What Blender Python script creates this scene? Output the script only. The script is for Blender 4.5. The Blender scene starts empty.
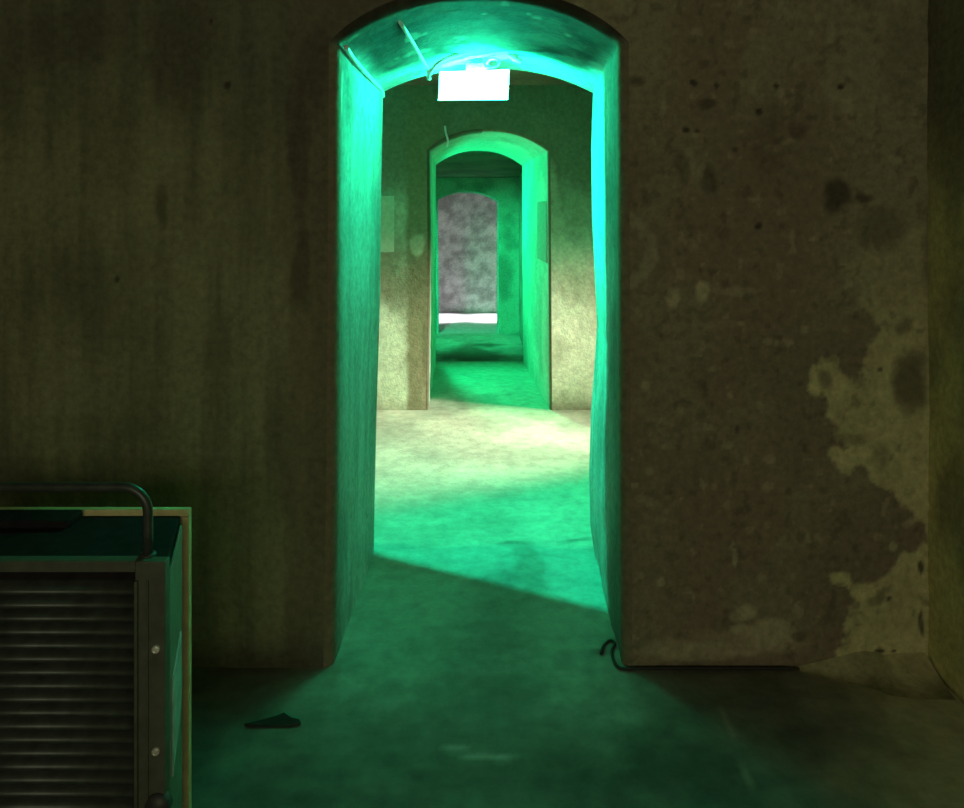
import bpy, math
import numpy as np
from mathutils import Vector, Matrix

sc = bpy.context.scene
COL = sc.collection
CAMZ, F, CX, HY = 1.6, 715.0, 482.0, 210.0      # camera height, focal length in pixels, principal column, horizon row


def at(x, y, Y):
    return ((x - CX) * Y / F, Y, CAMZ - (y - HY) * Y / F)


def floor_at(x, y, z=0.0):
    Y = (CAMZ - z) * F / (y - HY)
    return ((x - CX) * Y / F, Y, z)


# ------------------------------------------------------------------ noise
def _hash(i, j, k, s):
    n = (i * 374761393 + j * 668265263 + k * 2147483647 + s * 974634777) & 0xFFFFFFFF
    n = ((n ^ (n >> 13)) * 1274126177) & 0xFFFFFFFF
    n = ((n ^ (n >> 16)) * 2246822519) & 0xFFFFFFFF
    return ((n ^ (n >> 15)) & 0xFFFFFF) / float(0xFFFFFF)


def vnoise(x, y, z, s=0):
    x, y, z = np.broadcast_arrays(np.asarray(x, float), np.asarray(y, float), np.asarray(z, float))
    i, j, k = np.floor(x).astype(np.int64), np.floor(y).astype(np.int64), np.floor(z).astype(np.int64)
    u, v, w = x - i, y - j, z - k
    u, v, w = u * u * (3 - 2 * u), v * v * (3 - 2 * v), w * w * (3 - 2 * w)
    r = 0
    for a in (0, 1):
        for b in (0, 1):
            for c in (0, 1):
                r = r + _hash(i + a, j + b, k + c, s) * (u if a else 1 - u) * (v if b else 1 - v) * (w if c else 1 - w)
    return r


def fbm(x, y, z, sc_, octv=4, s=0):
    r, amp, tot = 0, 1.0, 0.0
    for o in range(octv):
        f = sc_ * 2 ** o
        r = r + amp * vnoise(np.asarray(x) * f + 17.3 * o, np.asarray(y) * f, np.asarray(z) * f, s + o)
        tot += amp
        amp *= 0.55
    return r / tot


def sst(a, b, x):
    t = np.clip((x - a) / (b - a), 0, 1)
    return t * t * (3 - 2 * t)


def mixc(c0, c1, t):
    t = np.asarray(t)[..., None]
    return np.asarray(c0) * (1 - t) + np.asarray(c1) * t


# ------------------------------------------------------------------ mesh collector
class MB:
    def __init__(self):
        self.v, self.f, self.c, self.n = [], [], [], 0

    def grid(self, P, C=None, flip=False, close_u=False):
        m, n = P.shape[:2]
        self.v.append(P.reshape(-1, 3))
        if C is None:
            C = np.ones((m, n, 3)) * 0.5
        self.c.append(np.broadcast_to(C, (m, n, 3)).reshape(-1, 3))
        idx = self.n + np.arange(m * n).reshape(m, n)
        if close_u:
            idx = np.vstack([idx, idx[:1]])
        q = np.stack([idx[:-1, :-1], idx[1:, :-1], idx[1:, 1:], idx[:-1, 1:]], -1).reshape(-1, 4)
        if flip:
            q = q[:, ::-1]
        self.f += q.tolist()
        self.n += m * n

    def poly(self, verts, faces, col=(.5, .5, .5)):
        verts = np.asarray(verts, float)
        self.v.append(verts)
        self.c.append(np.tile(np.asarray(col, float), (len(verts), 1)))
        self.f += [[i + self.n for i in f] for f in faces]
        self.n += len(verts)

    def box(self, c, s, rot=None, col=(.5, .5, .5)):
        c, s = np.asarray(c, float), np.asarray(s, float) / 2
        vs = np.array([[a, b, d] for a in (-1, 1) for b in (-1, 1) for d in (-1, 1)]) * s
        if rot is not None:
            vs = vs @ np.asarray(rot).T
        self.poly(vs + c, [[0, 1, 3, 2], [4, 6, 7, 5], [0, 4, 5, 1], [2, 3, 7, 6], [0, 2, 6, 4], [1, 5, 7, 3]], col)

    def tube(self, pts, r, seg=10, caps=True, col=(.5, .5, .5)):
        pts = [Vector(p) for p in pts]
        rr = r if hasattr(r, '__len__') else [r] * len(pts)
        t0 = (pts[1] - pts[0]).normalized()
        nrm = t0.orthogonal().normalized()
        rings = []
        for i, p in enumerate(pts):
            a, b = pts[max(0, i - 1)], pts[min(len(pts) - 1, i + 1)]
            t = (b - a).normalized()
            nrm = (nrm - t * nrm.dot(t)).normalized()
            bn = t.cross(nrm)
            rings.append([tuple(p + (nrm * math.cos(2 * math.pi * k / seg) + bn * math.sin(2 * math.pi * k / seg)) * rr[i]) for k in range(seg)])
        V = [v for ring in rings for v in ring]
        Fc = []
        for i in range(len(pts) - 1):
            for k in range(seg):
                Fc.append([i * seg + k, i * seg + (k + 1) % seg, (i + 1) * seg + (k + 1) % seg, (i + 1) * seg + k])
        if caps:
            Fc.append(list(range(seg))[::-1])
            Fc.append([(len(pts) - 1) * seg + k for k in range(seg)])
        self.poly(V, Fc, col)

    def build(self, name, mat, parent=None, smooth=True, bevel=0.0):
        me = bpy.data.meshes.new(name)
        V = np.vstack(self.v)
        me.from_pydata(V.tolist(), [], self.f)
        at_ = me.attributes.new('tint', 'FLOAT_COLOR', 'POINT')
        Cc = np.hstack([np.vstack(self.c), np.ones((len(V), 1))]).astype(np.float32)
        at_.data.foreach_set('color', Cc.ravel())
        me.polygons.foreach_set('use_smooth', [smooth] * len(me.polygons))
        me.materials.append(mat)
        o = bpy.data.objects.new(name, me)
        COL.objects.link(o)
        if parent is not None:
            o.parent = parent
        if bevel > 0:
            b = o.modifiers.new('bevel', 'BEVEL')
            b.width = bevel
            b.segments = 3
            b.limit_method = 'ANGLE'
        return o


def tag(o, label, cat, group=None):
    o['label'] = label
    o['category'] = cat
    if group:
        o['group'] = group
    return o


def struct(o):
    o['kind'] = 'structure'
    return o


def empty(name, loc, label, cat, rz=0.0):
    o = bpy.data.objects.new(name, None)
    o.location = loc
    o.rotation_euler = (0, 0, rz)
    o.empty_display_size = 0.1
    COL.objects.link(o)
    return tag(o, label, cat)


def smooth_path(pts, n=8):
    """Catmull-Rom through pts."""
    P = [np.asarray(p, float) for p in pts]
    P = [2 * P[0] - P[1]] + P + [2 * P[-1] - P[-2]]
    out = []
    for i in range(1, len(P) - 2):
        for k in range(n):
            t = k / n
            a, b, c, d = P[i - 1], P[i], P[i + 1], P[i + 2]
            out.append(0.5 * (2 * b + (c - a) * t + (2 * a - 5 * b + 4 * c - d) * t * t + (3 * b - a - 3 * c + d) * t ** 3))
    out.append(P[-2])
    return out


# ------------------------------------------------------------------ materials
def mat_tint(name, rough=0.9, spec=0.2, n_scale=38.0, n_amt=0.35, bump=0.25, bscale=60.0):
    """Mineral surface: colour from the mesh's own 'tint' times fine mottling, with a rough bump."""
    m = bpy.data.materials.new(name)
    m.use_nodes = True
    nt = m.node_tree
    b = nt.nodes['Principled BSDF']
    b.inputs['Roughness'].default_value = rough
    b.inputs['Specular IOR Level'].default_value = spec
    a = nt.nodes.new('ShaderNodeAttribute')
    a.attribute_name = 'tint'
    tc = nt.nodes.new('ShaderNodeTexCoord')
    n1 = nt.nodes.new('ShaderNodeTexNoise')
    n1.inputs['Scale'].default_value = n_scale
    n1.inputs['Detail'].default_value = 6
    n1.inputs['Roughness'].default_value = 0.65
    nt.links.new(tc.outputs['Object'], n1.inputs['Vector'])
    mr = nt.nodes.new('ShaderNodeMapRange')
    mr.inputs['From Min'].default_value = 0.25
    mr.inputs['From Max'].default_value = 0.75
    mr.inputs['To Min'].default_value = 1 - n_amt
    mr.inputs['To Max'].default_value = 1 + n_amt
    nt.links.new(n1.outputs['Fac'], mr.inputs['Value'])
    mx = nt.nodes.new('ShaderNodeVectorMath')
    mx.operation = 'SCALE'
    nt.links.new(a.outputs['Color'], mx.inputs[0])
    nt.links.new(mr.outputs['Result'], mx.inputs['Scale'])
    nt.links.new(mx.outputs['Vector'], b.inputs['Base Color'])
    n2 = nt.nodes.new('ShaderNodeTexNoise')
    n2.inputs['Scale'].default_value = bscale
    n2.inputs['Detail'].default_value = 5
    nt.links.new(tc.outputs['Object'], n2.inputs['Vector'])
    bp = nt.nodes.new('ShaderNodeBump')
    bp.inputs['Strength'].default_value = bump
    bp.inputs['Distance'].default_value = 0.01
    nt.links.new(n2.outputs['Fac'], bp.inputs['Height'])
    nt.links.new(bp.outputs['Normal'], b.inputs['Normal'])
    return m


def mat_plain(name, col, rough=0.5, metal=0.0, spec=0.5, n_amt=0.25, n_scale=30):
    m = bpy.data.materials.new(name)
    m.use_nodes = True
    nt = m.node_tree
    b = nt.nodes['Principled BSDF']
    b.inputs['Metallic'].default_value = metal
    b.inputs['Roughness'].default_value = rough
    b.inputs['Specular IOR Level'].default_value = spec
    tc = nt.nodes.new('ShaderNodeTexCoord')
    n = nt.nodes.new('ShaderNodeTexNoise')
    n.inputs['Scale'].default_value = n_scale
    n.inputs['Detail'].default_value = 5
    nt.links.new(tc.outputs['Object'], n.inputs['Vector'])
    r = nt.nodes.new('ShaderNodeValToRGB')
    r.color_ramp.elements[0].position = 0.3
    r.color_ramp.elements[1].position = 0.7
    r.color_ramp.elements[0].color = (*[c * (1 - n_amt) for c in col], 1)
    r.color_ramp.elements[1].color = (*[min(1, c * (1 + n_amt)) for c in col], 1)
    nt.links.new(n.outputs['Fac'], r.inputs['Fac'])
    nt.links.new(r.outputs['Color'], b.inputs['Base Color'])
    return m


def mat_emit(name, col, strength):
    m = bpy.data.materials.new(name)
    m.use_nodes = True
    b = m.node_tree.nodes['Principled BSDF']
    b.inputs['Base Color'].default_value = (0.7, 0.75, 0.7, 1)
    b.inputs['Emission Color'].default_value = (*col, 1)
    b.inputs['Emission Strength'].default_value = strength
    return m


M_PLASTER = mat_tint('old_plaster', n_scale=34, n_amt=0.30, bump=0.35)
M_REVEAL = mat_tint('limewashed_plaster', n_scale=16, n_amt=0.16, bump=0.3, bscale=40)
M_FLOOR = mat_tint('worn_concrete', rough=0.75, spec=0.3, n_scale=14, n_amt=0.28, bump=0.25, bscale=50)
GREEN = (0.003, 1.0, 0.55)
M_PANEL = mat_emit('lit_green_panel', (0.016, 1.0, 0.50), 125)
M_TUBE = mat_emit('lit_green_tube', GREEN, 21000)
M_DARKPLASTIC = mat_plain('dark_plastic', (0.05, 0.05, 0.05), 0.5)
M_GREYMETAL = mat_plain('grey_housing', (0.45, 0.45, 0.43), 0.5)
M_CONDUIT = mat_plain('pale_conduit', (0.8, 0.82, 0.8), 0.45)
M_CABLE = mat_plain('black_cable', (0.02, 0.018, 0.015), 0.7)
M_HEATER = mat_plain('dark_painted_metal', (0.095, 0.105, 0.075), 0.5, metal=0.1, n_amt=0.2)
M_HEATERTOP = mat_plain('black_painted_metal', (0.02, 0.017, 0.018), 0.85, spec=.05)
M_SLAT = mat_plain('dark_steel_slats', (0.062, 0.072, 0.062), 0.40, metal=0.4, n_amt=0.3)
M_SIDE = mat_plain('green_grey_side_panel', (0.17, 0.18, 0.13), 0.4, n_amt=0.2)
M_RIM = mat_plain('tarnished_brass_rim', (0.62, 0.56, 0.27), 0.6, n_amt=0.15)
M_STEEL = mat_plain('bright_steel', (0.75, 0.73, 0.65), 0.3, metal=0.5)
M_RUBBLE = mat_plain('dark_scrap', (0.03, 0.03, 0.024), 0.9, spec=.1)
M_SHEET = mat_plain('pale_sheet', (0.55, 0.58, 0.42), 0.9, spec=.1, n_amt=0.12)
M_PLATE = mat_plain('dull_plate', (0.36, 0.38, 0.33), 0.95, spec=.05, n_amt=0.15)

# ------------------------------------------------------------------ walls with an arched opening
def prof_tab(tab, z):
    zs, xs = zip(*sorted(tab))
    return np.interp(z, zs, xs)


class Opening:
    """Opening outline on one face of a wall: jamb tables [(z, x)], springing, crown, sill level."""
    def __init__(s, left, right, zl, zr, crown, z0=0.0):
        s.left, s.right, s.zl, s.zr, s.crown, s.z0 = left, right, zl, zr, crown, z0
        s.xl, s.xr = float(prof_tab(left, zl)), float(prof_tab(right, zr))

    def arch(s, t, o=0.0):
        """t in -1..1 -> x, z of the arch, pushed outward by o"""
        c, h = (s.xl + s.xr) / 2, (s.xr - s.xl) / 2
        base = s.zl + (s.zr - s.zl) * (t + 1) / 2
        rise = s.crown - (s.zl + s.zr) / 2
        shape = (1 - np.abs(t) ** 2.3)
        return c + t * (h + o), base + rise * shape + o * (1 - np.abs(t) ** 6)

    def outline(s, o, nj, na):
        zl = np.linspace(s.z0, s.zl, nj)
        zr = np.linspace(s.zr, s.z0, nj)
        xl, xr = prof_tab(s.left, zl) - o, prof_tab(s.right, zr) + o
        t = np.linspace(-1, 1, na)
        ax, az = s.arch(t, o)
        return np.concatenate([xl, ax[1:-1], xr]), np.concatenate([zl, az[1:-1], zr])


def build_wall(name, op_f, op_b, Yf, Yb, X0, X1, zlo, ztop, colf, colr, r=0.03, nj=160, na=70, res=(130, 230), ny=50, disp=0.004, seed=0, colb=None):
    mb = MB()
    # the reveal, with both arrises rounded
    secs = []
    for a in np.linspace(0, math.pi / 2, 7)[:-1]:
        secs.append((0.0, r * (1 - math.sin(a)), Yf + r * (1 - math.cos(a))))
    for k in np.linspace(0, 1, ny):
        secs.append((k, 0.0, Yf + r + (Yb - Yf - 2 * r) * k))
    for a in np.linspace(math.pi / 2, 0, 7)[1:]:
        secs.append((1.0, r * (1 - math.sin(a)), Yb - r * (1 - math.cos(a))))
    N = 2 * nj + na - 2
    P = np.zeros((N, len(secs), 3))
    for i, (k, o, Y) in enumerate(secs):
        xf, zf = op_f.outline(o, nj, na)
        xb, zb = op_b.outline(o, nj, na)
        x, z = xf * (1 - k) + xb * k, zf * (1 - k) + zb * k
        P[:, i, 0], P[:, i, 1], P[:, i, 2] = x, Y, z
    # lumpy hand-laid plaster: push along the outline's own normal, fading out at both faces
    cxx = (op_f.xl + op_f.xr) / 2
    X, Y, Z = P[..., 0], P[..., 1], P[..., 2]
    fade = np.array([(0 if o > 1e-6 else min(1, 8 * k, 8 * (1 - k))) for k, o, _ in secs])[None, :]
    d = (fbm(X, Y, Z, 5.0, 4, seed + 3) - 0.5) * disp * 4 * fade
    nx = np.zeros(N)
    nx[:nj], nx[-nj:] = 1, -1
    nz = np.zeros(N)
    nz[nj:-nj] = -1
    P[..., 0] += d * nx[:, None]
    P[..., 2] += d * nz[:, None]
    mb.grid(P, colr(X, Y, Z), flip=True)

    def face(op, Y, sgn, colfun, rs, dsp):
        m, n = rs
        zs_l = np.concatenate([np.linspace(zlo, op.z0, 6)[:-1], np.linspace(op.z0, op.zl, nj), np.linspace(op.zl, ztop, 40)[1:]]) if zlo < op.z0 - 1e-6 else \
            np.concatenate([np.linspace(op.z0, op.zl, nj), np.linspace(op.zl, ztop, 40)[1:]])
        zs_r = np.concatenate([np.linspace(op.z0, op.zr, nj), np.linspace(op.zr, ztop, 40)[1:]])
        if zlo < op.z0 - 1e-6:
            zs_r = np.concatenate([np.linspace(zlo, op.z0, 6)[:-1], zs_r])
        for side in (0, 1):
            z = zs_l if side == 0 else zs_r
            if side == 0:
                xe = prof_tab(op.left, np.clip(z, op.z0, op.zl)) - r
                a, b = np.full_like(z, X0), xe
            else:
                xe = prof_tab(op.right, np.clip(z, op.z0, op.zr)) + r
                a, b = xe, np.full_like(z, X1)
            k = np.linspace(0, 1, m)
            Xg = a[None, :] + (b - a)[None, :] * k[:, None]
            Zg = np.broadcast_to(z[None, :], Xg.shape)
            dist = np.abs(Xg - xe[None, :])
            col, dd = colfun(Xg, Zg)
            Yg = Y - sgn * dd * sst(0, 0.04, dist)
            mb.grid(np.stack([Xg, Yg, Zg], -1), col, flip=(sgn < 0))
        t = np.linspace(-1, 1, na)
        ax, az = op.arch(t, r)
        k = np.linspace(0, 1, 50)
        Xg = np.broadcast_to(ax[:, None], (na, 50))
        Zg = az[:, None] + (ztop - az)[:, None] * k[None, :]
        col, dd = colfun(Xg, Zg)
        Yg = Y - sgn * dd * sst(0, 0.04, Zg - az[:, None]) * sst(0, 0.04, np.minimum(Xg - ax[0], ax[-1] - Xg))
        mb.grid(np.stack([Xg, Yg, Zg], -1), col, flip=(sgn < 0))
    face(op_f, Yf, 1, colf, res, disp)
    face(op_b, Yb, -1, colb or colf, (24, 40), disp)
    return struct(mb.build(name, M_PLASTER))


# ------------------------------------------------------------------ colours of the front wall (plaster remains, stains, pock marks)
BROWN, OLIVE, PALE, DARK = (0.225, 0.185, 0.122), (0.27, 0.245, 0.15), (0.62, 0.58, 0.29), (0.10, 0.088, 0.062)


def inpoly(px, py, poly):
    """signed-ish distance (positive inside) to a polygon, in pixels"""
    px, py = np.asarray(px), np.asarray(py)
    ins = np.zeros(px.shape, bool)
    dmin = np.full(px.shape, 1e9)
    n = len(poly)
    for i in range(n):
        x0, y0 = poly[i]
        x1, y1 = poly[(i + 1) % n]
        c = ((y0 > py) != (y1 > py)) & (px < (x1 - x0) * (py - y0) / ((y1 - y0) or 1e-9) + x0)
        ins ^= c
        dx, dy = x1 - x0, y1 - y0
        t = np.clip(((px - x0) * dx + (py - y0) * dy) / (dx * dx + dy * dy), 0, 1)
        dmin = np.minimum(dmin, np.hypot(px - x0 - t * dx, py - y0 - t * dy))
    return np.where(ins, dmin, -dmin)


POLY_UP = [(846, 262), (858, 290), (866, 318), (883, 326), (880, 336), (866, 347), (861, 363), (858, 379), (849, 377), (836, 357), (823, 355),
           (813, 372), (806, 389), (822, 397), (834, 421), (843, 447), (826, 458), (832, 468), (848, 474), (858, 463), (873, 481), (892, 490),
           (908, 514), (920, 528), (930, 545), (990, 560), (990, 240), (930, 225), (890, 240)]
POLY_LOW = [(922, 548), (896, 561), (878, 580), (861, 586), (842, 570), (826, 576), (838, 589), (855, 598), (844, 611), (848, 631), (838, 652),
            (840, 690), (990, 690), (990, 555)]
PALE_BLOBS = [(672, 296, 7, 13, .55), (703, 293, 7, 9, .6), (735, 291, 22, 5, .25), (735, 556, 3, 9, .7), (740, 612, 12, 8, .55), (737, 628, 8, 6, .5),
              (768, 634, 26, 15, .55), (750, 640, 60, 14, .22), (675, 645, 22, 12, .3), (661, 583, 4, 5, .5), (646, 385, 4, 5, .45), (768, 340, 5, 4, .3),
              (730, 395, 3, 4, .35), (752, 530, 5, 4, .2), (690, 245, 8, 6, .25), (797, 612, 6, 5, .3), (893, 548, 4, 5, .5), (720, 325, 30, 4, .12), (690, 165, 6, 18, .2), (700, 650, 70, 9, .3)]
DARK_BLOBS = [(835, 196, 15, 18, .9), (862, 198, 9, 6, .8), (693, 83, 4, 4, 1.2), (716, 86, 3, 3, 1.2), (775, 86, 3.5, 3, 1.2), (840, 87, 3.5, 3, 1.2), (757, 112, 4, 4, 1.2),
              (688, 130, 4, 3, 1), (757, 226, 3.5, 4, 1.3), (705, 105, 9, 6, .7), (635, 80, 9, 6, .6), (698, 130, 3, 2, .8), (734, 148, 4, 3, .7), (800, 130, 10, 9, .5),
              (710, 176, 7, 14, .6), (685, 165, 7, 17, .5), (912, 385, 19, 30, .75), (880, 228, 24, 22, .45), (903, 328, 9, 8, .5), (930, 250, 8, 40, .45), (952, 352, 4, 10, .9),
              (932, 310, 3, 10, .9), (826, 380, 8, 10, .55), (882, 322, 5, 4, .4), (919, 570, 3, 8, .9), (937, 610, 4, 8, .9), (921, 628, 3, 16, .8), (876, 602, 9, 6, .55),
              (857, 606, 6, 5, .5), (881, 598, 6, 8, .5), (880, 650, 4, 3, 1), (893, 650, 3, 2, 1), (890, 600, 3, 3, .8), (797, 636, 7, 5, .6), (738, 430, 3, 5, .7), (880, 370, 3, 3, .8),
              (660, 335, 3, 3, .5), (742, 190, 10, 6, .4), (768, 140, 16, 40, .25), (850, 440, 14, 6, .45), (880, 455, 10, 14, .35),
              (226, 85, 4, 4, 1.2), (210, 22, 2.5, 2.5, 1.2), (118, 280, 3, 3, .8), (180, 50, 34, 60, .45), (175, 90, 26, 20, .3), (300, 150, 10, 60, .5), (298, 100, 9, 40, .4),
              (302, 265, 9, 42, .55), (315, 70, 14, 40, .45), (160, 205, 7, 20, .5), (110, 150, 30, 45, .25), (70, 40, 60, 30, .25), (955, 120, 22, 60, .35), (948, 30, 30, 30, .35), (905, 60, 20, 50, .25)]


def col_front(X, Z):
    Y = 2.5
    px, py = CX + X * F / Y, HY + (CAMZ - Z) * F / Y
    wx = (fbm(X, 0, Z, 9, 4, 11) - .5) * 34
    wy = (fbm(X, 7, Z, 9, 4, 23) - .5) * 34
    fx = px + wx * .3 + (fbm(X, 0, Z, 26, 3, 13) - .5) * 16
    fy = py + wy * .3 + (fbm(X, 7, Z, 26, 3, 25) - .5) * 16
    right = px > 482
    base = mixc(BROWN, OLIVE, sst(.42, .62, fbm(X, 3, Z, 3.0, 4, 31)) * .75)
    # right part: bare brown render in the middle, more olive higher up and to the right
    ol = sst(150, 60, py + wy) * .8 + sst(770, 900, px + wx) * sst(330, 240, py) * .7
    base = mixc(base, np.array((0.31, 0.28, 0.17)), np.clip(ol, 0, 1) * right)
    red = sst(.35, .6, fbm(X, 9, Z, 4, 3, 41)) * sst(640, 700, px) * sst(860, 780, px)
    base = mixc(base, np.array((0.24, 0.18, 0.122)), red * right * .8)
    # left part: board-marked concrete with vertical runs
    run = fbm(X * 3.4, 1, Z * .22, 5, 4, 51)
    lft = mixc(np.array((0.165, 0.163, 0.098)), np.array((0.285, 0.28, 0.155)), sst(.30, .70, run * .6 + .4 * fbm(X, 5, Z, 3, 4, 61)))
    top = sst(190, 20, py + wy * 2) * .5  # darker top: the light's falloff put into the colour
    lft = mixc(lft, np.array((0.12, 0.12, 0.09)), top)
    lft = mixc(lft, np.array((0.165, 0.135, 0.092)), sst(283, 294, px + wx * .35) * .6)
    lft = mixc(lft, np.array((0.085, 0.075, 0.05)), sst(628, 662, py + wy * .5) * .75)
    base = np.where(right[..., None], base, lft)
    m = np.maximum(sst(-2.0, 2.0, inpoly(fx, fy, POLY_UP)), sst(-2.0, 2.0, inpoly(fx, fy, POLY_LOW))) if px.max() > 760 else np.zeros_like(px)
    fade = np.clip(.28 + .72 * sst(250, 400, py), 0, 1)
    mm = m * fade * (0.72 + .5 * (fbm(X, 2, Z, 12, 3, 71) - .5))
    base = mixc(base, np.array(PALE), np.clip(mm, 0, 1))
    for (bx, by, rx, ry, s) in PALE_BLOBS:
        g = np.hypot((px + wx * min(.5, rx / 22) - bx) / rx, (py + wy * min(.5, ry / 22) - by) / ry)
        base = mixc(base, np.array((0.46, 0.41, 0.25)), sst(1.25, .7, g) * min(1, s * 1.5))
    flk = sst(.70, .76, fbm(X, 15, Z, 22, 3, 85)) * right * .35
    base = mixc(base, np.array((0.46, 0.41, 0.25)), flk)
    # ring left by a fixing plate
    rr = np.hypot(px + wx * .3 - 618, py + wy * .3 - 250)
    base = mixc(base, np.array((0.40, 0.37, 0.24)), sst(9, 4, np.abs(rr - 34)) * right * .4)
    dk = np.zeros_like(px)
    for (bx, by, rx, ry, s) in DARK_BLOBS:
        g = np.hypot((px + wx * min(.7, rx / 16) - bx) / rx, (py + wy * min(.7, ry / 20) - by) / ry)
        dk = np.maximum(dk, sst(1.35 if rx > 6 else 1.2, .6, g) * min(1, s))
    pits = sst(.66, .74, fbm(X, 4, Z, 26, 3, 81)) * .35 * right
    base = mixc(base, np.array((0.075, 0.062, 0.045)), np.clip(np.maximum(dk, pits), 0, 1))
    dd = (fbm(X, 6, Z, 6, 4, 91) - .5) * .010 + m * .003 - dk * .003
    return base, dd


def col_reveal_a(X, Y, Z):
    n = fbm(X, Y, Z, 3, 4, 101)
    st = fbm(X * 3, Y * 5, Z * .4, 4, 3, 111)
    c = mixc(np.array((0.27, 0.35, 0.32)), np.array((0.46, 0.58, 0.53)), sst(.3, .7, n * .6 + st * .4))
    # bare stone vault, its front painted darker as the sign's light falls off
    c = mixc(c, np.array((0.085, 0.125, 0.10)), np.where(X > 0, sst(2.98, 2.58, Y + (n - .5) * .3) * .75, sst(2.70, 2.56, Y + (n - .5) * .2) * .6))  # jambs painted darker towards the front, where the light fades
    vault_shade = sst(-.02, .04, Z - (2.175 + .05 * (n - .5)))
    c = mixc(c, mixc(np.array((0.010, 0.011, 0.009)), np.array((0.055, 0.055, 0.042)), sst(.35, .65, fbm(X, Y, Z, 7, 4, 117))), vault_shade * sst(3.24, 3.02, Y + (n - .5) * .3))
    stk = np.exp(-((Y - 2.565 - .012 * np.sin(Z * 9)) / .010) ** 2) * sst(1.90, 1.98, Z) * sst(2.12, 2.06, Z) * (X < 0)
    c = mixc(c, np.array((.75, .8, .75)), stk * .9)
    chips = sst(.70, .78, fbm(X, Y, Z, 11, 3, 121))
    c = mixc(c, np.array((0.2, 0.19, 0.15)), chips * .6)
    return mixc(c, np.array((0.215, 0.178, 0.115)), sst(2.572, 2.535, Y + (n - .5) * .06) * (1 - .85 * vault_shade))


def col_piers(X, Z):
    Y = 5.72
    px, py = CX + X * F / Y, HY + (CAMZ - Z) * F / Y
    wx = (fbm(X, 0, Z, 5, 4, 131) - .5) * 24
    wy = (fbm(X, 4, Z, 5, 4, 141) - .5) * 24
    n = fbm(X, 8, Z, 4, 4, 151)
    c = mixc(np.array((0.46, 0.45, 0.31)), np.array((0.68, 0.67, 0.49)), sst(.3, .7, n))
    c = mixc(c, np.array((0.17, 0.145, 0.085)), sst(250, 165, py + wy * 1.3) * .9)       # upper part darkened, the lamp's falloff painted in
    # left pier: bare strip beside the arch and a dark band at mid height
    c = mixc(c, np.array((0.22, 0.18, 0.095)), sst(403, 410, px + wx * .3) * sst(450, 430, px) * .9)
    c = mixc(c, np.array((0.19, 0.16, 0.09)), sst(40, 18, np.hypot((px - 402) * .9 + wx, (py - 275) * .8 + wy)) * .7 * (px < 470))
    c = mixc(c, np.array((0.60, 0.55, 0.38)), sst(9, 5, np.hypot(px - 417 + wx * .3, (py - 245) * .7 + wy * .3)) * .7)
    # right pier: pale scars near the arch
    c = mixc(c, np.array((0.66, 0.62, 0.44)), sst(7, 3, np.abs(px - 560 - (py - 230) * .12 + wx * .5)) * sst(150, 180, py) * sst(400, 250, py) * .45)
    c = mixc(c, np.array((0.24, 0.19, 0.11)), sst(394, 412, py + wy * .4) * .55)
    return c, (n - .5) * .012


def col_reveal_b(X, Y, Z):
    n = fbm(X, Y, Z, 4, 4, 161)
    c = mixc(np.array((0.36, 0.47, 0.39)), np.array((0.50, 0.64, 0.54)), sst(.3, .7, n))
    return mixc(c, np.where((X < 0)[..., None], np.array((0.10, 0.085, 0.05)), np.array((0.20, 0.17, 0.10))), sst(5.79 + .25 * (X < 0), 5.75, Y + (n - .5) * .03))  # left edge colour darkened to hold back the lamp's light


def col_far(X, Z):
    n = fbm(X, 2, Z, 3, 4, 171)
    c = mixc(np.array((0.26, 0.28, 0.22)), np.array((0.5, 0.52, 0.42)), sst(.3, .7, n))
    return c, (n - .5) * .012


def col_reveal_far(X, Y, Z):
    n = fbm(X, Y, Z, 4, 4, 181)
    return mixc(np.array((0.42, 0.42, 0.42)), np.array((0.6, 0.6, 0.6)), sst(.3, .7, n))


def X_(x, Y):
    return (x - CX) * Y / F


def Z_(y, Y):
    return CAMZ - (y - HY) * Y / F


def jt(pts, Y):
    return [(Z_(y, Y), X_(x, Y)) for x, y in pts]


A0, A1, B0, B1 = 2.5, 3.385, 5.72, 7.53
C0, C1, D1, ZLOW = 12.0, 13.3, 14.4, -0.47

opA_f = Opening(jt([(338.5, 45), (338, 150), (337, 350), (335, 560), (333, 668)], A0), jt([(619, 45), (620, 250), (621, 450), (622, 560), (623, 668)], A0), Z_(42, A0), Z_(42, A0), Z_(-2, A0))
opA_b = Opening(jt([(384, 95), (382, 200), (381, 300), (378, 400), (376, 480), (375, 548)], A1),
                jt([(592, 95), (590, 150), (591, 220), (594, 280), (596, 325), (593, 370), (590, 410), (588, 470), (589, 520), (593, 548)], A1), Z_(93, A1), Z_(94, A1), Z_(70, A1))
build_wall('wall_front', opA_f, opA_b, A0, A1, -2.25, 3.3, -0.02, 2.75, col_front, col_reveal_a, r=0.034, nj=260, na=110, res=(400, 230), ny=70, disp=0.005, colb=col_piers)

opB_f = Opening(jt([(429, 150), (430, 280), (428, 410)], B0), jt([(548, 150), (549, 280), (550, 410)], B0), Z_(150, B0), Z_(151, B0), Z_(131, B0))
opB_b = Opening(jt([(436, 165), (436, 362)], B1), jt([(522, 165), (523, 362)], B1), Z_(165, B1), Z_(166, B1), Z_(151, B1))
build_wall('wall_middle', opB_f, opB_b, B0, B1, -2.25, 3.3, -0.02, 2.75, col_piers, col_reveal_b, r=0.018, nj=130, na=60, res=(180, 200), ny=40, disp=0.006, seed=5, colb=col_far)

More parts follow.
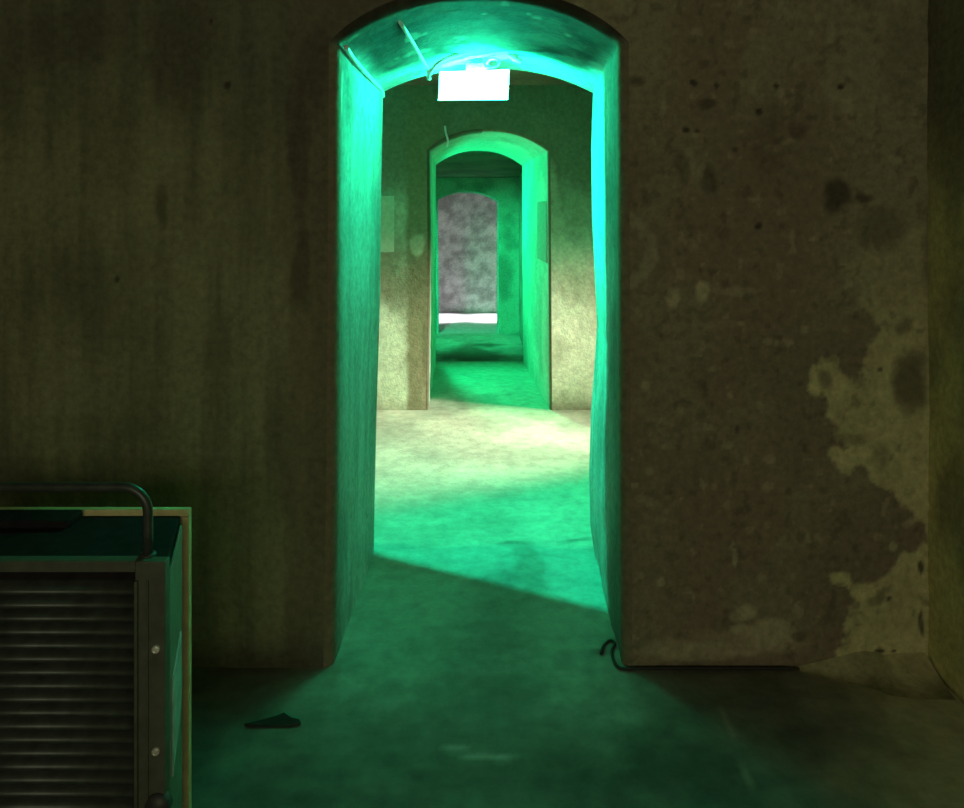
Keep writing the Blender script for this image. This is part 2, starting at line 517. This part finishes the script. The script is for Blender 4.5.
opC_f = Opening(jt([(438, 205), (439, 334)], C0), jt([(497, 205), (497, 334)], C0), Z_(200, C0), Z_(202, C0), Z_(193, C0), ZLOW)
xl3, xr3 = opC_f.xl - .08, opC_f.xr + .08
opC_b = Opening([(ZLOW, xl3), (2, xl3)], [(ZLOW, xr3), (2, xr3)], opC_f.zl + .05, opC_f.zr + .05, opC_f.crown + .03, ZLOW)
build_wall('wall_far', opC_f, opC_b, C0, C1, -1.9, 1.2, ZLOW - .02, 2.45, col_far, col_reveal_far, r=0.03, nj=60, na=40, res=(60, 80), ny=20, disp=0.006, seed=9)


# ------------------------------------------------------------------ plain walls, ceilings, floors
def slab(name, O, U, V, nu, nv, colfun, thick, mat=M_PLASTER, amp=.008, seed=0):
    """A rough slab: visible face O + u*U + v*V, its body behind the face (normal U x V faces the room)."""
    O, U, V = (np.asarray(a, float) for a in (O, U, V))
    N = np.cross(U, V)
    N /= np.linalg.norm(N)
    u, v = np.meshgrid(np.linspace(0, 1, nu), np.linspace(0, 1, nv), indexing='ij')
    P = O + u[..., None] * U + v[..., None] * V
    d = (fbm(P[..., 0], P[..., 1], P[..., 2], 4, 4, seed) - .5) * amp
    P = P + d[..., None] * N
    mb = MB()
    C = colfun(P[..., 0], P[..., 1], P[..., 2])
    mb.grid(P, C)
    Q = np.stack([np.stack([O, O + V]), np.stack([O + U, O + U + V])]) - N * thick
    mb.grid(Q, np.ones((2, 2, 3)) * .2, flip=True)
    b = Q
    n0 = len(np.vstack(mb.v)) - 4
    rim = [[0 + k for k in range(nv)], [k * nv + nv - 1 for k in range(nu)], [(nu - 1) * nv + k for k in range(nv)][::-1], [k * nv for k in range(nu)][::-1]]
    corner = [(n0, n0 + 1), (n0 + 1, n0 + 3), (n0 + 3, n0 + 2), (n0 + 2, n0)]
    for rline, (c0, c1) in zip(rim, corner):
        mb.f.append(list(rline) + [c1, c0])
    return struct(mb.build(name, mat))


def flat_col(c0, c1, s, seed):
    return lambda X, Y, Z: mixc(np.array(c0), np.array(c1), sst(.3, .7, fbm(X, Y, Z, s, 4, seed)))


def col_right(X, Y, Z):
    c = mixc(np.array((0.36, 0.33, 0.18)), np.array((0.66, 0.61, 0.28)), sst(.35, .65, fbm(X, Y * 2, Z * .8, 4, 4, 191)))
    c = mixc(c, np.array((0.17, 0.165, 0.11)), sst(1.5, 2.0, Z + .3 * (fbm(X, Y, Z, 4, 3, 195) - .5)) * .8)
    return c


def col_floor(X, Y, Z):
    Yc = np.maximum(Y, .6)
    px, py = CX + X * F / Yc, HY + 1144 / Yc
    n = fbm(X, Y, 0, 3, 5, 201)
    n2 = fbm(X * 1.5, Y * 4, 0, 4, 4, 211)
    c = mixc(np.array((0.075, 0.082, 0.066)), np.array((0.15, 0.162, 0.13)), sst(.3, .7, n * .6 + n2 * .4))
    # paler floor from the passage onward, its colour also lifted for the sign's light
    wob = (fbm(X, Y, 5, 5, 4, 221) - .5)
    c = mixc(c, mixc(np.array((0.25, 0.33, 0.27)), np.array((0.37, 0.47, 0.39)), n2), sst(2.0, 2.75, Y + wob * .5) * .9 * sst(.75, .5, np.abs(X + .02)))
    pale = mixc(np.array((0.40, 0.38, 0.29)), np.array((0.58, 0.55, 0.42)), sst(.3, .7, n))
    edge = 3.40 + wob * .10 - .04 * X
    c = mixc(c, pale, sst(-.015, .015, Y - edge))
    # damp path worn along the passage, and a darker puddle mark at its middle
    path = np.exp(-((X - .10 - .10 * np.sin(Y * 2.1)) / .17) ** 2) * sst(3.3, 3.1, Y)
    c = mixc(c, np.array((0.15, 0.16, 0.13)), np.clip(path * (.55 + 1.5 * (n2 - .35)), 0, .85))
    pud = np.hypot((px - 532 + wob * 30) / 16, (py - 570 + wob * 20) / 26)
    c = mixc(c, np.array((0.17, 0.19, 0.14)), sst(1.3, .6, pud) * .6)
    for (bx, by, rx, ry, s) in [(600, 652, 8, 4, .6), (245, 740, 40, 5, .3), (510, 690, 40, 14, .3), (430, 640, 26, 14, .25), (300, 770, 60, 14, .35), (480, 780, 50, 20, .35), (205, 745, 20, 5, .6)]:
        g = np.hypot((px - bx + wob * 24) / rx, (py - by + wob * 12) / ry)
        c = mixc(c, np.array((0.09, 0.09, 0.07)), sst(1.4, .5, g) * s)
    for (bx, by, rx, ry, s) in [(490, 757, 26, 4, .5), (455, 748, 18, 4, .4)]:
        g = np.hypot((px - bx - (py - by) * 1.5 + wob * 20) / rx, (py - by + wob * 8) / ry)
        c = mixc(c, np.array((0.5, 0.48, 0.42)), sst(1.4, .5, g) * s)
    c = mixc(c, np.array((0.55, 0.53, 0.32)), sst(.9, 1.4, X + wob * .5) * (Y < 2.6) * .8)  # lighter corner: light from the right put into the floor colour
    # brown band along the foot of the front wall
    wall_foot = np.exp(-np.abs(Y - 2.48) / .16) * (np.abs(X) > .5) * (Y < 2.55)
    c = mixc(c, np.array((0.13, 0.115, 0.075)), np.clip(wall_foot, 0, 1) * .5)
    c = mixc(c, np.array((0.33, 0.31, 0.17)), np.exp(-((Y - 2.48) / .08) ** 2) * sst(1.05, 1.25, X) * .7)
    # damp stain across the middle passage
    c = mixc(c, np.array((0.34, 0.36, 0.30)), sst(5.6, 6.0, Y) * .5)
    g = np.hypot((X + .02 + wob * .3) / .26, (Y - 5.95 + wob * .5) / .28)
    c = mixc(c, np.array((0.16, 0.15, 0.11)), sst(1.3, .5, g) * .5)
    # broken edge of the paler floor just past the doorway, with a few dark crumbs along it
    ed = np.abs(Y - (3.455 - .05 * np.sin((X + .1) * 6) + wob * .12))
    c = mixc(c, np.array((0.10, 0.11, 0.08)), sst(.030, .008, ed) * sst(.02, .12, X) * sst(.62, .5, X) * np.clip(.2 + 2.2 * (n2 - .35), 0, 1) * .8)
    # faint band of light painted on, running towards the camera on the right
    lit_band = np.abs(X - (.78 + (2.35 - Y) * -.10) + wob * .02)
    c = mixc(c, np.array((0.36, 0.34, 0.26)), sst(.007, .002, lit_band) * (Y < 2.4) * .5)
    return c


def col_low(X, Y, Z):
    wob = (fbm(X, Y, 5, 3, 4, 231) - .5)
    n = fbm(X, Y, 1, 3, 4, 241)
    c = mixc(np.array((0.34, 0.36, 0.30)), np.array((0.5, 0.52, 0.44)), sst(.3, .7, n))
    g = np.hypot((X + .15 + wob * .5) / .45, (Y - 10.2 + wob) / .75)
    c = mixc(c, np.array((0.09, 0.10, 0.06)), sst(1.35, .6, g) * .9)
    c = mixc(c, np.array((0.62, 0.61, 0.63)), sst(11.95, 12.05, Y))
    return c


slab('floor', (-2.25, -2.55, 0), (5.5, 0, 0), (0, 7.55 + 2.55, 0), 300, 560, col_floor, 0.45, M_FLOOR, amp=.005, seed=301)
slab('floor_lower', (-1.95, 7.5, ZLOW), (3.2, 0, 0), (0, 7.2, 0), 80, 150, col_low, 0.2, M_FLOOR, amp=.006, seed=302)
wl = flat_col((.18, .165, .1), (.3, .28, .16), 3, 251)
slab('wall_left', (-2.2, -2.5, 0), (0, 5.3, 0), (0, 0, 2.7), 40, 30, wl, .2, seed=303)
# note: U x V must face the room
slab('wall_right', (1.56, 2.9, 0), (0, -5.4, 0), (0, 0, 2.7), 150, 120, col_right, .2, amp=.02, seed=304)
slab('wall_rear', (1.75, -2.5, 0), (-4.0, 0, 0), (0, 0, 2.7), 30, 30, wl, .2, seed=305)
slab('ceiling', (-2.25, 2.7, 2.6), (4.0, 0, 0), (0, -5.3, 0), 40, 50, wl, .15, seed=306)
wm = flat_col((.3, .28, .18), (.5, .47, .32), 3, 261)
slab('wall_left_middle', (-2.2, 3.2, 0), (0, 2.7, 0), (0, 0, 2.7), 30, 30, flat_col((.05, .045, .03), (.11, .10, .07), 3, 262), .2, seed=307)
slab('wall_right_middle', (3.2, 5.9, 0), (0, -2.7, 0), (0, 0, 2.7), 30, 30, wm, .2, seed=308)
slab('ceiling_middle', (-2.25, 5.9, 2.6), (5.5, 0, 0), (0, -2.7, 0), 30, 30, flat_col((.15, .13, .09), (.25, .22, .15), 3, 271), .15, seed=309)
wf = flat_col((.3, .32, .26), (.5, .52, .42), 3, 281)
slab('wall_left_far', (-1.85, 7.4, ZLOW), (0, 4.8, 0), (0, 0, 2.9), 30, 30, wf, .2, seed=310)
slab('wall_right_far', (.62, 12.2, ZLOW), (0, -4.8, 0), (0, 0, 2.9), 40, 30, wf, .2, seed=311)
slab('ceiling_far', (-1.95, 12.1, 2.14), (3.0, 0, 0), (0, -4.6, .16), 40, 40, flat_col((.14, .15, .11), (.24, .25, .19), 3, 291), .15, seed=312)
wd = lambda X, Y, Z: mixc(np.array((.24, .235, .235)), np.array((.46, .45, .455)), sst(.33, .67, fbm(X, Y, Z, 6, 5, 295)))
slab('wall_back', (-1.9, D1, ZLOW), (3.1, 0, 0), (0, 0, 2.8), 80, 80, wd, .2, amp=.03, seed=313)
slab('ceiling_back', (-1.95, D1 + .1, 2.2), (3.2, 0, 0), (0, -1.3, 0), 20, 20, wd, .15, seed=314)
slab('wall_left_back', (-1.85, 13.2, ZLOW), (0, 1.4, 0), (0, 0, 2.8), 20, 20, wd, .2, seed=315)
slab('wall_right_back', (1.15, 14.6, ZLOW), (0, -1.4, 0), (0, 0, 2.8), 20, 20, wd, .2, seed=316)

# a fillet of fallen plaster dust along the foot of the wall, into the right corner
u, v = np.meshgrid(np.linspace(0, 1, 120), np.linspace(0, 1, 16), indexing='ij')
Xg = 1.06 + .49 * u
hgt = (.002 + .055 * sst(0, .6, u)) * (.7 + .6 * fbm(Xg, 0, 0, 7, 3, 401))
Yg = 2.500 - v * (.02 + .15 * sst(0, .7, u)) * (.8 + .4 * fbm(Xg, 3, 0, 6, 3, 403))
Zg = hgt * (1 - v) ** 1.8 - .002 * v + .002
m = MB()
m.grid(np.stack([Xg, Yg, Zg], -1), mixc(np.array((0.30, 0.28, 0.15)), np.array((0.50, 0.46, 0.25)), sst(.3, .7, fbm(Xg, Yg, 0, 9, 4, 405))) * (1 - .45 * sst(.45, .95, v + .5 * (fbm(Xg, Yg, 2, 12, 3, 407) - .5)))[..., None], flip=True)
m.grid(np.stack([Xg[:, [0, -1]], Yg[:, [0, -1]], Zg[:, [0, -1]] * 0 - .004], -1), np.array((.3, .28, .16)))
struct(m.build('trim_1', M_PLASTER))

# ------------------------------------------------------------------ the lit exit sign under the first arch
SA = math.atan2(-0.47, 0.986)                    # it hangs turned to the left
sx, sy = -0.041, 3.18
ZB, ZT, HW = 2.089, 2.219, 0.171
sign = empty('exit_sign', (sx, sy, ZB), 'glowing white exit sign box hanging under the nearest arch', 'exit sign', SA)
h = ZT - ZB
sign.rotation_euler = (0, .055, SA)                 # and a little askew
m = MB(); m.box((0, -.004, h / 2), (2 * HW, .008, h)); m.build('lit_panel', M_PANEL, sign, smooth=False, bevel=.002)
m = MB()
hw_ = HW - .025
m.poly([(-hw_, .044, .085), (hw_, .044, .022), (hw_, .044, h), (-hw_, .044, h), (-hw_, .048, .085), (hw_, .048, .022), (hw_, .048, h), (-hw_, .048, h)],
       [[0, 1, 2, 3], [7, 6, 5, 4], [0, 4, 5, 1], [1, 5, 6, 2], [2, 6, 7, 3], [3, 7, 4, 0]])
m.box((0, .033, h - .003), (2 * HW - .05, .028, .004)); m.box((-HW * .5, .025, h - .004), (.02, .042, .006)); m.box((HW * .5, .025, h - .004), (.02, .042, .006))
m.build('rear_plate', M_GREYMETAL, sign, smooth=False)  # unseen plate and cap, added and slanted to shape the tube's light
m = MB(); m.tube([(-HW + .02, .003, h - .016), (HW - .02, .003, h - .016)], .0016, 8); m.build('lamp_tube', M_TUBE, sign)
m = MB()
m.box((.0, .03, h + .022), (.10, .035, .028)); m.tube([(-.03, .03, h), (-.03, .03, h + .07)], .006); m.tube([(.03, .03, h), (.03, .03, h + .07)], .006)
m.build('hanging_bracket', M_CONDUIT, sign, smooth=False, bevel=.003)
loop = [(.05 + .035 + .033 * math.cos(a), .0 + .006 * a, h + .032 + .020 * math.sin(a)) for a in np.linspace(-2.6, 3.9, 26)]
m = MB(); m.tube(loop, .0055, 8); m.build('coiled_lead', M_CONDUIT, sign)

# conduit across the soffit with its stub, and the flex to the sign
p0, p1, p2 = at(398, 19, 2.60), at(428, 69, 3.06), at(429, 80, 3.06)
cond = empty('conduit', p1, 'thin pale conduit slanting across the arch soffit left of the sign', 'conduit')
def rel(p, o): return tuple(a - b for a, b in zip(p, o))
m = MB(); m.tube([rel(p, p1) for p in (p0, at(404, 28, 2.66), at(413, 43, 2.80), at(421, 57, 2.93), p1)], .0075, 10); m.build('pipe', M_CONDUIT, cond)
m = MB(); m.tube([(0, 0, .004), rel(p2, p1)], [.0085, .0085], 10); m.build('stub', M_CONDUIT, cond)
m = MB(); m.tube([rel(p, p1) for p in smooth_path([at(429, 75, 3.06), at(436, 65, 3.07), at(447, 58, 3.09), at(458, 55, 3.11), at(466, 52, 3.13)])], .0085, 10); m.build('flex', M_CONDUIT, cond)

m = MB(); m.tube(smooth_path([at(346, 47, 2.53), at(353, 58, 2.65), at(364, 71, 2.86), at(374, 82, 3.10), at(382, 91, 3.33), at(383, 97, 3.36)]), .009, 10)
tag(m.build('corner_cable', M_CONDUIT), 'thin cable along the left corner of the arch, above the left jamb', 'cable')

m = MB()
a = at(515, 58, 3.12)
m.tube([(a[0] - .026, a[1], a[2] + .016), (a[0], a[1], a[2]), (a[0] + .028, a[1] + .01, a[2] - .012)], [.013, .016, .012], 10)
m.tube([(a[0], a[1], a[2]), (a[0] + .005, a[1], a[2] + .035)], .006, 8)
tag(m.build('ceiling_clip', M_CONDUIT), 'small pale clip on the soffit right of the glowing sign', 'clip')

# ------------------------------------------------------------------ louvred heater at the left
YF, YR, ZTOP = 1.545, 1.80, 0.84
hx = lambda x, Y: X_(x, Y)
XRF, XRB = hx(165, YF), hx(184, YR)
XLF, XLB = -1.50, -1.46
O = (-1.05, 1.68, 0.0)
heater = empty('louvred_heater', O, 'dark louvred metal heater with tube handle, in front of the left wall', 'heater')
L = lambda x, y, z: (x - O[0], y - O[1], z - O[2])
ZBOT = 0.06
XC = hx(135, YF)                                   # inner edge of the right corner column
# cabinet body, tapered in plan; slightly behind the front frame
m = MB()
b = [L(XLF, YF + .02, ZBOT), L(XRF - .003, YF + .02, ZBOT), L(XRB - .004, YR - .012, ZBOT), L(XLB, YR - .012, ZBOT)]
t = [(p[0], p[1], ZTOP - .004) for p in b]
m.poly(b + t, [[3, 2, 1, 0], [4, 5, 6, 7], [0, 1, 5, 4], [1, 2, 6, 5], [2, 3, 7, 6], [3, 0, 4, 7]])
m.build('body', M_HEATERTOP, heater, smooth=False, bevel=.004)
# side cover plate with slanted ends
n_ = np.array([YR - YF, -(XRB - XRF)]); n_ /= np.linalg.norm(n_)
def side(u, z, o): return L(XRF + (XRB - XRF) * u + n_[0] * o, YF + (YR - YF) * u + n_[1] * o, z)
def plate(pts, o0, o1):
    mm = MB(); k = len(pts)
    V = [side(u, z, o0) for u, z in pts] + [side(u, z, o1) for u, z in pts]
    mm.poly(V, [list(range(k))[::-1], [k + i for i in range(k)]] + [[i, (i + 1) % k, k + (i + 1) % k, k + i] for i in range(k)])
    return mm
plate([(.10, .80), (.74, .835), (.74, .08), (.10, .08)], .0, .006).build('side_cover', M_SIDE, heater, smooth=False, bevel=.002)
plate([(.16, .56), (.60, .60), (.60, .42), (.16, .34)], .006, .010).build('access_plate', M_GREYMETAL, heater, smooth=False, bevel=.002)
# front frame: corner columns, top rail, bottom rail
m = MB()
for xa, xb in ((XC, XRF), (XLF, XLF + .06)):
    m.box(L((xa + xb) / 2, YF + .012, (ZBOT + ZTOP) / 2), (abs(xb - xa), .024, ZTOP - ZBOT))
m.box(L((XLF + .06 + XC) / 2, YF + .0145, ZTOP - .012), (XC - XLF - .062, .026, .024))
m.box(L((XLF + .06 + XC) / 2, YF + .0145, ZBOT + .03), (XC - XLF - .062, .026, .06))
m.box(L(hx(148, YF), YF - .002, (ZBOT + ZTOP) / 2 - .01), (.004, .006, ZTOP - ZBOT - .06))
m.box(L(hx(137, YF), YF - .003, (ZBOT + ZTOP) / 2 - .01), (.007, .010, ZTOP - ZBOT - .06))
m.build('front_frame', M_HEATER, heater, smooth=False, bevel=.003)
# louvre grille: a bank of curved slats
m = MB()
z = ZTOP - .048
xa, xb = XLF + .06, XC
while z > ZBOT + .08:
    prof = []
    for k in range(9):
        tt = k / 8
        prof.append((YF + .020 - .022 * math.sin(tt * math.pi * .62), z - .024 * tt))
    prof2 = [(y + .003, zz - .001) for y, zz in prof[::-1]]
    ring = prof + prof2
    V = [L(xa, y, zz) for y, zz in ring] + [L(xb, y, zz) for y, zz in ring]
    k = len(ring)
    m.poly(V, [[i, k + i, k + (i + 1) % k, (i + 1) % k] for i in range(k)] + [list(range(k)), [2 * k - 1 - i for i in range(k)]])
    z -= .0292
m.build('louvre_grille', M_SLAT, heater)
# pale rear plate with its raised rim
m = MB()
XO = hx(190.5, YR)
zr = Z_(508, YR)
m.box(L((XLB + XO) / 2, YR + .004, (zr + .05) / 2), (XO - XLB, .008, zr - .05))
m.box(L(XO - .009, YR - .004, (zr - .019 + .05) / 2), (.018, .012, zr - .07))
m.box(L((XLB + XO) / 2, YR - .004, zr - .009), (XO - XLB, .012, .018))
m.build('rear_plate', M_RIM, heater, smooth=False, bevel=.002)
# low black lid at the left of the top
m = MB(); m.box(L((XLF + hx(88, YR)) / 2 + .02, YR - .055, ZTOP + .006), (hx(88, YR) - XLF - .04, .07, .02)); m.build('top_lid', M_HEATERTOP, heater, smooth=False, bevel=.006)
# tube handle
YH = YF + .03
zt, xr_, rb = Z_(487, YH), hx(148, YH), .055
pts = [(xr_, YH, ZTOP - .01), (xr_, YH, ZTOP + .05)]
pts += [(xr_ - rb + rb * math.cos(a_), YH, zt - rb + rb * math.sin(a_)) for a_ in np.linspace(0, math.pi / 2, 9)]
xl_ = XLF + .06
pts += [(xl_ + rb + rb * math.cos(a_), YH, zt - rb + rb * math.sin(a_)) for a_ in np.linspace(math.pi / 2, math.pi, 9)]
pts += [(xl_, YH, ZTOP + .05), (xl_, YH, ZTOP - .01)]
m = MB(); m.tube([L(*p) for p in pts], .0105, 14)
m.tube([L(xr_, YH, ZTOP - .002), L(xr_, YH, ZTOP + .004)], .017, 14); m.tube([L(xl_, YH, ZTOP - .002), L(xl_, YH, ZTOP + .004)], .017, 14)
m.build('handle', M_SLAT, heater)
# screws on the corner column
for y in (649, 751):
    c = (hx(156, YF), YF, Z_(y, YF))
    m = MB()
    m.tube([L(c[0], c[1] + .004, c[2]), L(c[0], c[1] - .003, c[2])], .0085, 14)
    ring = [L(c[0] + .0065 * math.cos(q), c[1] - .003, c[2] + .0065 * math.sin(q)) for q in np.linspace(0, 2 * math.pi, 17)]
    m.tube(ring, .0022, 6)
    m.build('screw', M_STEEL, heater)
m = MB(); m.tube([L(hx(158, YF), YF + .01, .315), L(hx(158, YF), YF - .012, .315)], [.028, .024], 18); m.build('dark_disc', M_DARKPLASTIC, heater)  # dark round piece low on the corner column
for px_ in (XLF + .05, XRF - .05):
    for py_ in (YF + .04, YR - .04):
        m = MB(); m.tube([L(px_, py_, ZBOT + .002), L(px_, py_, 0.002)], [.022, .028], 14); m.build('foot', M_DARKPLASTIC, heater)

# ------------------------------------------------------------------ small things
pts = [floor_at(601, 656), floor_at(604, 648), floor_at(610, 643), floor_at(615, 646), floor_at(612, 653), floor_at(614, 663), floor_at(622, 671), floor_at(650, 670), floor_at(700, 670.5),
       floor_at(745, 669.5), floor_at(775, 669), (1.06, 2.482, 0), (1.10, 2.480, 0)]
m = MB(); m.tube([(p[0], min(p[1], 2.484) if p[0] > .5 else p[1], .008) for p in smooth_path(pts)], .0055, 8)
tag(m.build('floor_cable', M_CABLE), 'thin dark cable along the foot of the wall right of the doorway', 'cable')

c0 = floor_at(283, 724)
m = MB()
n = 14
rng = np.random.RandomState(4)
top, bot = [], []
outl = [(244, 727), (262, 722), (276, 719), (284, 715), (291, 720), (299, 721), (301, 726), (288, 728), (270, 728)]
for x, y in outl:
    p = floor_at(x, y)
    bot.append((p[0] - c0[0], p[1] - c0[1], .002))
    top.append((p[0] - c0[0], p[1] - c0[1], .005 + .006 * rng.rand()))
k = len(outl)
m.poly(bot + top, [list(range(k))[::-1], [k + i for i in range(k)]] + [[i, (i + 1) % k, k + (i + 1) % k, k + i] for i in range(k)])
o = m.build('floor_scrap', M_RUBBLE, smooth=False, bevel=.002)
o.location = (c0[0], c0[1], 0)
tag(o, 'small dark flat scrap lying on the floor between heater and doorway', 'scrap')

YN = B0 - .012
pa, pb = at(366, 196, YN), at(394, 252, YN)
m = MB(); m.box(((pa[0] + pb[0]) / 2, YN, (pa[2] + pb[2]) / 2), (pb[0] - pa[0], .010, pa[2] - pb[2]))
tag(m.build('wall_notice', M_SHEET, smooth=False, bevel=.002), 'pale rectangular sheet fixed to the wall left of the second arch', 'notice')

# plate on the right jamb of the second arch
ya, yb = 5.80, 6.35
def jx(Y, y):
    k = (Y - B0) / (B1 - B0)
    zz = Z_(y, Y)
    return float(prof_tab(opB_f.right, zz) * (1 - k) + prof_tab(opB_b.right, zz) * k)
m = MB()
za, zb = Z_(201, 5.9), Z_(262, 5.9)
xa, xb = jx(ya, 230), jx(yb, 230)
V = [(xa + .004, ya, zb), (xb + .004, yb, zb), (xb + .004, yb, za), (xa + .004, ya, za)]
V += [(x - .010, y, z_) for x, y, z_ in V]
m.poly(V, [[0, 1, 2, 3], [7, 6, 5, 4], [0, 4, 5, 1], [1, 5, 6, 2], [2, 6, 7, 3], [3, 7, 4, 0]])
tag(m.build('jamb_plate', M_PLATE, smooth=False, bevel=.002), 'flat rectangular plate on the right jamb of the second arch', 'plate')

m = MB(); m.tube(smooth_path([at(445, 126, B0 - .012), at(446, 133, B0 - .02), at(448, 141, B0 - .015), at(447, 146, B0 + .03)]), .008, 8)
tag(m.build('cable_end', M_CONDUIT), 'short pale cable end above the second arch, at its upper left', 'cable')


# ------------------------------------------------------------------ lights
def light(name, kind, loc, target, power, col, **kw):
    d = bpy.data.lights.new(name, kind)
    d.energy = power
    d.color = col
    for k_, v_ in kw.items():
        setattr(d, k_, v_)
    o_ = bpy.data.objects.new(name, d)
    o_.location = loc
    o_.rotation_euler = (Vector(target) - Vector(loc)).to_track_quat('-Z', 'Y').to_euler()
    COL.objects.link(o_)
    return o_


# dim warm lamp in the near room, behind the camera
light('near_room_lamp', 'AREA', (0.15, -2.3, 1.8), (0.1, 2.5, 0.8), 23, (1.0, .94, .66), shape='RECTANGLE', size=2.6, size_y=.7)
# warm lamp standing in the middle room, out of view to the right
light('middle_room_lamp', 'SPOT', (2.95, 4.95, 1.15), (-1.6, 5.0, 0.12), 1750, (1.0, .97, .80), spot_size=math.radians(42), spot_blend=1.0, shadow_soft_size=.10)
light('middle_room_pier_fill', 'SPOT', (2.95, 4.85, 1.15), (.45, 5.75, .45), 330, (1.0, .97, .76), spot_size=math.radians(40), spot_blend=1.0, shadow_soft_size=.12)  # added fill that brightens the right pier
# second green lamp, in the low room behind the second arch
light('far_room_green_light', 'SPOT', (-.78, 8.6, 1.85), (.30, 5.75, 1.0), 720, (.004, 1, .34), spot_size=math.radians(84), spot_blend=.8, shadow_soft_size=.12)
light('far_room_green_light', 'SPOT', (-1.2, 9.2, 1.75), (.35, 12.0, .0), 520, (.015, 1, .36), spot_size=math.radians(70), spot_blend=.9, shadow_soft_size=.15)  # added green fill for the far wall and its floor
# cool ceiling lamps in the last room
for lx in (-.75, .12):
    light('back_room_lamp', 'SPOT', (lx, 14.08, 2.1), (lx, 13.70, ZLOW), 800, (1.0, .95, 1.0), spot_size=math.radians(30), spot_blend=.7, shadow_soft_size=.06)
light('back_room_wall_fill', 'POINT', (-1.4, 13.6, 1.2), (0, 13.5, 0), 8, (1.0, .97, .98), shadow_soft_size=.15)  # added points that even out the back wall's brightness
light('back_room_wall_fill', 'POINT', (.85, 13.6, 1.2), (0, 13.5, 0), 8, (1.0, .97, .98), shadow_soft_size=.15)

w = bpy.data.worlds.new('world')
sc.world = w
w.use_nodes = True
w.node_tree.nodes['Background'].inputs['Color'].default_value = (.5, .5, .4, 1)
w.node_tree.nodes['Background'].inputs['Strength'].default_value = 0.0

# ------------------------------------------------------------------ camera and view
cd = bpy.data.cameras.new('camera')
cd.sensor_fit = 'HORIZONTAL'
cd.sensor_width = 36.0
cd.lens = 36.0 * F / 964
cd.shift_y = -(404 - HY) / 964
cd.clip_start = 0.05
cam = bpy.data.objects.new('camera', cd)
cam.location = (0, 0, CAMZ)
cam.rotation_euler = (math.pi / 2, 0, 0)
COL.objects.link(cam)
sc.camera = cam
sc.view_settings.view_transform = 'Standard'
sc.view_settings.look = 'None'
sc.view_settings.gamma = 1
sc.view_settings.exposure = 0.0
sc.view_settings.use_curve_mapping = False
sc.cycles.use_denoising = True
sc.cycles.max_bounces = 8
sc.cycles.diffuse_bounces = 6
sc.cycles.sample_clamp_indirect = 12.0
